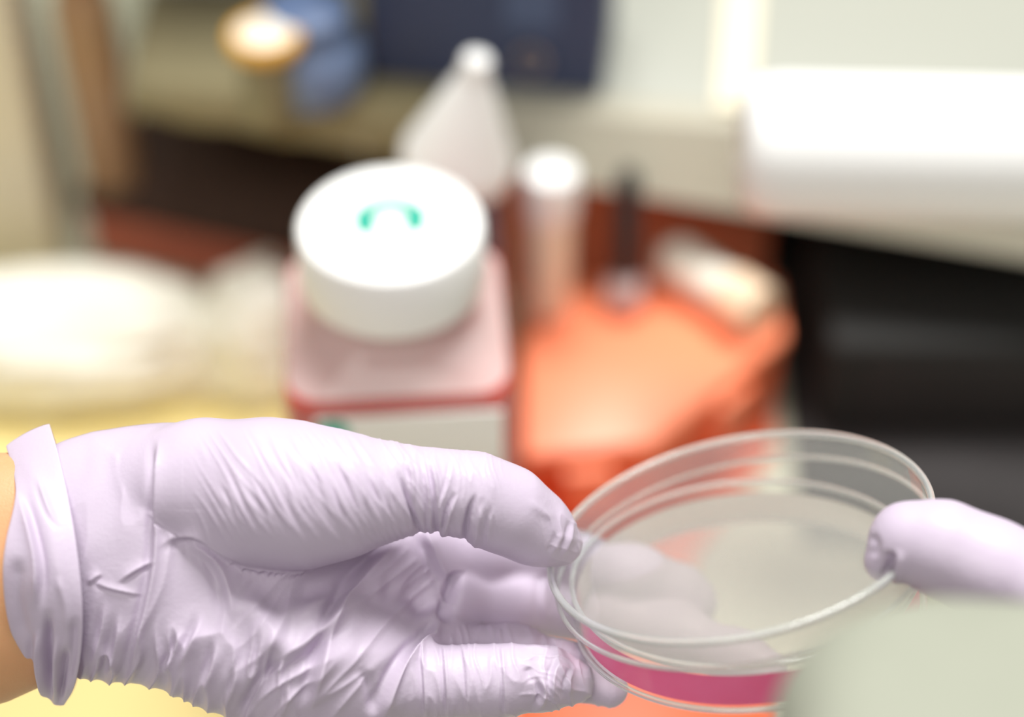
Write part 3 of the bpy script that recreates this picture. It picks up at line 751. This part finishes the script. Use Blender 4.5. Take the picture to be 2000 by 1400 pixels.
# ------------------------------------------------------------------ petri dish
def cam_dir(x, y, z): return (RT * x + UP * y - FW * z).normalized()
def dish_frame(px, py, z, tilt, elev):
    t, e = math.radians(tilt), math.radians(elev)
    n = cam_dir(-math.sin(t) * math.cos(e), math.cos(t) * math.cos(e), math.sin(e))
    return frame(hw(px, py, z), cam_dir(math.cos(t), math.sin(t), 0), n)
mm = 0.001
MB = dish_frame(1462, 1189, -147, 8.5, 24.8)          # underside of the dish
MLID = dish_frame(1440, 1032, -60, 15.5, 23.8)        # top plate of the lid
dish = thing('petri_dish', 'clear round petri dish held by the left hand', 'dish', MB.translation)
RB, HB, T = 44.0 * mm, 12.5 * mm, 1.1 * mm
lathe('base_plate', [(0, 0), (RB - 0.4 * mm, 0), (RB - 0.4 * mm, T), (0, T)], MB, DISH, dish, seg=160)
lathe('side_wall', [(RB - 1.2 * mm, T), (RB, T * 0.9), (RB + 0.2 * mm, HB), (RB - 1.0 * mm, HB)], MB, DISH, dish, seg=160, closed=True)
def bead(name, R, z, r, M, parent, m=None, sq=1.0):
    return lathe(name, [(R + r * math.cos(a), z + sq * r * math.sin(a)) for a in np.linspace(0, 2 * math.pi, 14, endpoint=False)], M, m or RIM, parent, seg=160, closed=True)
bead('foot_ring', RB - 0.3 * mm, 0.3 * mm, 0.75 * mm, MB, dish)
bead('rim', RB - 0.4 * mm, HB, 0.65 * mm, MB, dish)
lid = thing('dish_cover', 'clear hazy round cover lifted slightly off the petri dish', 'cover', MLID.translation)
RL, HL = 48.2 * mm, 7.8 * mm
lathe('top_plate', [(0, -T), (RL - 0.6 * mm, -T), (RL - 0.6 * mm, 0), (0, 0)], MLID, LIDM, lid, seg=160)
lathe('side_wall', [(RL - 1.2 * mm, -T), (RL, -T * 0.9), (RL + 0.2 * mm, -HL), (RL - 1.0 * mm, -HL)], MLID, DISH, lid, seg=160, closed=True)
bead('top_rim', RL - 0.4 * mm, -0.4 * mm, 0.95 * mm, MLID, lid)
bead('lower_rim', RL - 0.4 * mm, -HL, 0.6 * mm, MLID, lid)
def jelly(name, col, share):
    m = bpy.data.materials.new(name); m.use_nodes = True
    nt = m.node_tree; nt.nodes.clear(); N_ = nt.nodes.new; L_ = nt.links.new
    out = N_('ShaderNodeOutputMaterial'); df = N_('ShaderNodeBsdfDiffuse'); tl = N_('ShaderNodeBsdfTranslucent'); mx = N_('ShaderNodeMixShader')
    tc = N_('ShaderNodeTexCoord'); nz = N_('ShaderNodeTexNoise'); nz.inputs['Scale'].default_value = 90; L_(tc.outputs['Object'], nz.inputs['Vector'])
    cr = N_('ShaderNodeMixRGB'); cr.inputs[1].default_value = col; cr.inputs[2].default_value = tuple(min(1, c * 1.25 + 0.03) for c in col[:3]) + (1,); L_(nz.outputs['Fac'], cr.inputs[0])
    # pink fades to pale across the dish, standing in for light absorbed in the gel
    yd = MB.to_3x3() @ Vector((0, 1, 0)); c0 = MB.translation
    dp = N_('ShaderNodeVectorMath'); dp.operation = 'DOT_PRODUCT'; dp.inputs[1].default_value = yd; L_(tc.outputs['Object'], dp.inputs[0])
    mr = N_('ShaderNodeMapRange'); mr.inputs['From Min'].default_value = yd.dot(c0) - 0.012; mr.inputs['From Max'].default_value = yd.dot(c0) + 0.012; L_(dp.outputs['Value'], mr.inputs['Value'])
    c2 = N_('ShaderNodeMixRGB'); c2.inputs[2].default_value = (0.86, 0.78, 0.72, 1); L_(mr.outputs['Result'], c2.inputs[0]); L_(cr.outputs[0], c2.inputs[1])
    L_(c2.outputs[0], df.inputs['Color']); L_(c2.outputs[0], tl.inputs['Color'])
    mx.inputs[0].default_value = share; L_(df.outputs[0], mx.inputs[1]); L_(tl.outputs[0], mx.inputs[2]); L_(mx.outputs[0], out.inputs['Surface'])
    return m
# pink medium lying in the dish, absorption painted as pink side and pale top
PINK = film('pink_medium_surface', (0.98, 0.95, 0.93, 1), 0.23, (0.97, 0.98, 0.93, 1), 0.12)
PINK_E = jelly('pink_medium', srgb(255, 98, 158), 0.75)
PINK_B = film('pale_medium_base', (0.98, 0.95, 0.94, 1), 0.04, (0.9, 0.86, 0.84, 1), 0.1)
bm = bmesh.new(); rg = RB - 1.35 * mm; zt = 9.4 * mm; z0 = T + 0.05 * mm; n = 160
lo = [bm.verts.new(MB @ Vector((rg * math.cos(2 * math.pi * i / n), rg * math.sin(2 * math.pi * i / n), z0))) for i in range(n)]
hi = [bm.verts.new(MB @ Vector((rg * math.cos(2 * math.pi * i / n), rg * math.sin(2 * math.pi * i / n), zt))) for i in range(n)]
for i in range(n): bm.faces.new((lo[i], lo[(i + 1) % n], hi[(i + 1) % n], hi[i])).material_index = 1
bm.faces.new(hi).material_index = 0; bm.faces.new(lo[::-1]).material_index = 2
o = sharp(bm_obj('culture_medium', bm, [PINK, PINK_E, PINK_B]))
tag(o, 'layer of pink growth medium inside the petri dish', 'medium')

# ------------------------------------------------------------------ right hand lifting the lid, sleeve close to the lens
rh = thing('gloved_hand', 'right hand in a lavender nitrile glove lifting the lid at the right edge', 'hand', hw(2250, 1250, 250))
NAMES = ['palm', 'index', 'middle', 'thumb']
fd = Field((560, -1000, -120), (1900, -180, 760), 9)
fd.chain('index', [(1722, 1102, 168, 34), (1742, 1085, 172, 44)], 20)
fd.chain('index', [(1772, 1052, 178, 74), (1840, 1070, 190, 88), (1930, 1108, 205, 92), (2060, 1165, 230, 98), (2200, 1205, 260, 110)], 34)
fd.chain('thumb', [(1870, 1250, 60, 55), (1960, 1275, 90, 72), (2080, 1300, 150, 84), (2220, 1295, 240, 100)], 34)
fd.chain('middle', [(1990, 1135, 40, 46), (2080, 1170, 60, 62), (2180, 1190, 140, 80), (2300, 1200, 240, 100)], 34)
fd.chain('middle', [(2110, 1120, -20, 46), (2200, 1130, 20, 64), (2320, 1150, 140, 84), (2400, 1190, 240, 100)], 34)
fd.chain('middle', [(2230, 1090, -60, 42), (2310, 1105, -20, 58), (2420, 1130, 120, 78), (2480, 1180, 240, 90)], 34)
fd.chain('palm', [(2260, 1190, 270, 130), (2400, 1180, 290, 170), (2430, 1290, 400, 170), (2420, 1400, 520, 160)], 80)
V, Q, ids = fd.mesh([('palm', 1), ('index', 40), ('middle', 30), ('thumb', 30)])
me, V, gid = subdivide(V, Q, ids, 1)
N = mesh_normals(me)
V = strokes(V, N, gid, NAMES, [(None, [(1738, 1075), (1736, 1100), (1728, 1140)], 11, -26, 'line', 0.2), (None, [(1752, 1070), (1752, 1110), (1744, 1150)], 12, 8, 'line', 0.3), (None, [(1700, 1040), (1712, 1065), (1704, 1090)], 8, -6)])
finish('glove', me, V, GLOVE, rh)
# sleeve
rings = []
axis = [(2420, 1400, 520, 150, 150), (2330, 1430, 620, 200, 200), (2140, 1480, 730, 290, 235), (1940, 1540, 840, 342, 292), (1912, 1590, 940, 310, 305), (1930, 1780, 1080, 300, 345), (1930, 2100, 1300, 320, 370), (1930, 2450, 1520, 340, 390)]
for i, p in enumerate(axis):
    c = np.array(local(p[0], p[1], p[2])); row = []
    for q in np.linspace(0, 2 * math.pi, 72, endpoint=False):
        cq, sq = math.cos(q), math.sin(q); k_ = (abs(cq) ** 3.6 + abs(sq) ** 3.6) ** (-1 / 3.6) * (1 + 0.015 * math.sin(5 * q + i * 1.7) + 0.010 * math.sin(9 * q - i))
        tl_ = 0.0 if i > 2 else 0.5
        row.append(c + np.array((p[3] * k_ * cq * (1 - tl_ * 0.3), p[4] * k_ * sq, tl_ * p[3] * cq)))
    rings.append(np.array(row))
o = loft('coat_sleeve', [[Vector(v) for v in hand_to_world(rr)] for rr in rings], COAT, rh)
o['label'] = 'pale grey coat sleeve close to the lens'
md = o.modifiers.new('smooth', 'SUBSURF'); md.levels = 2; md.render_levels = 2
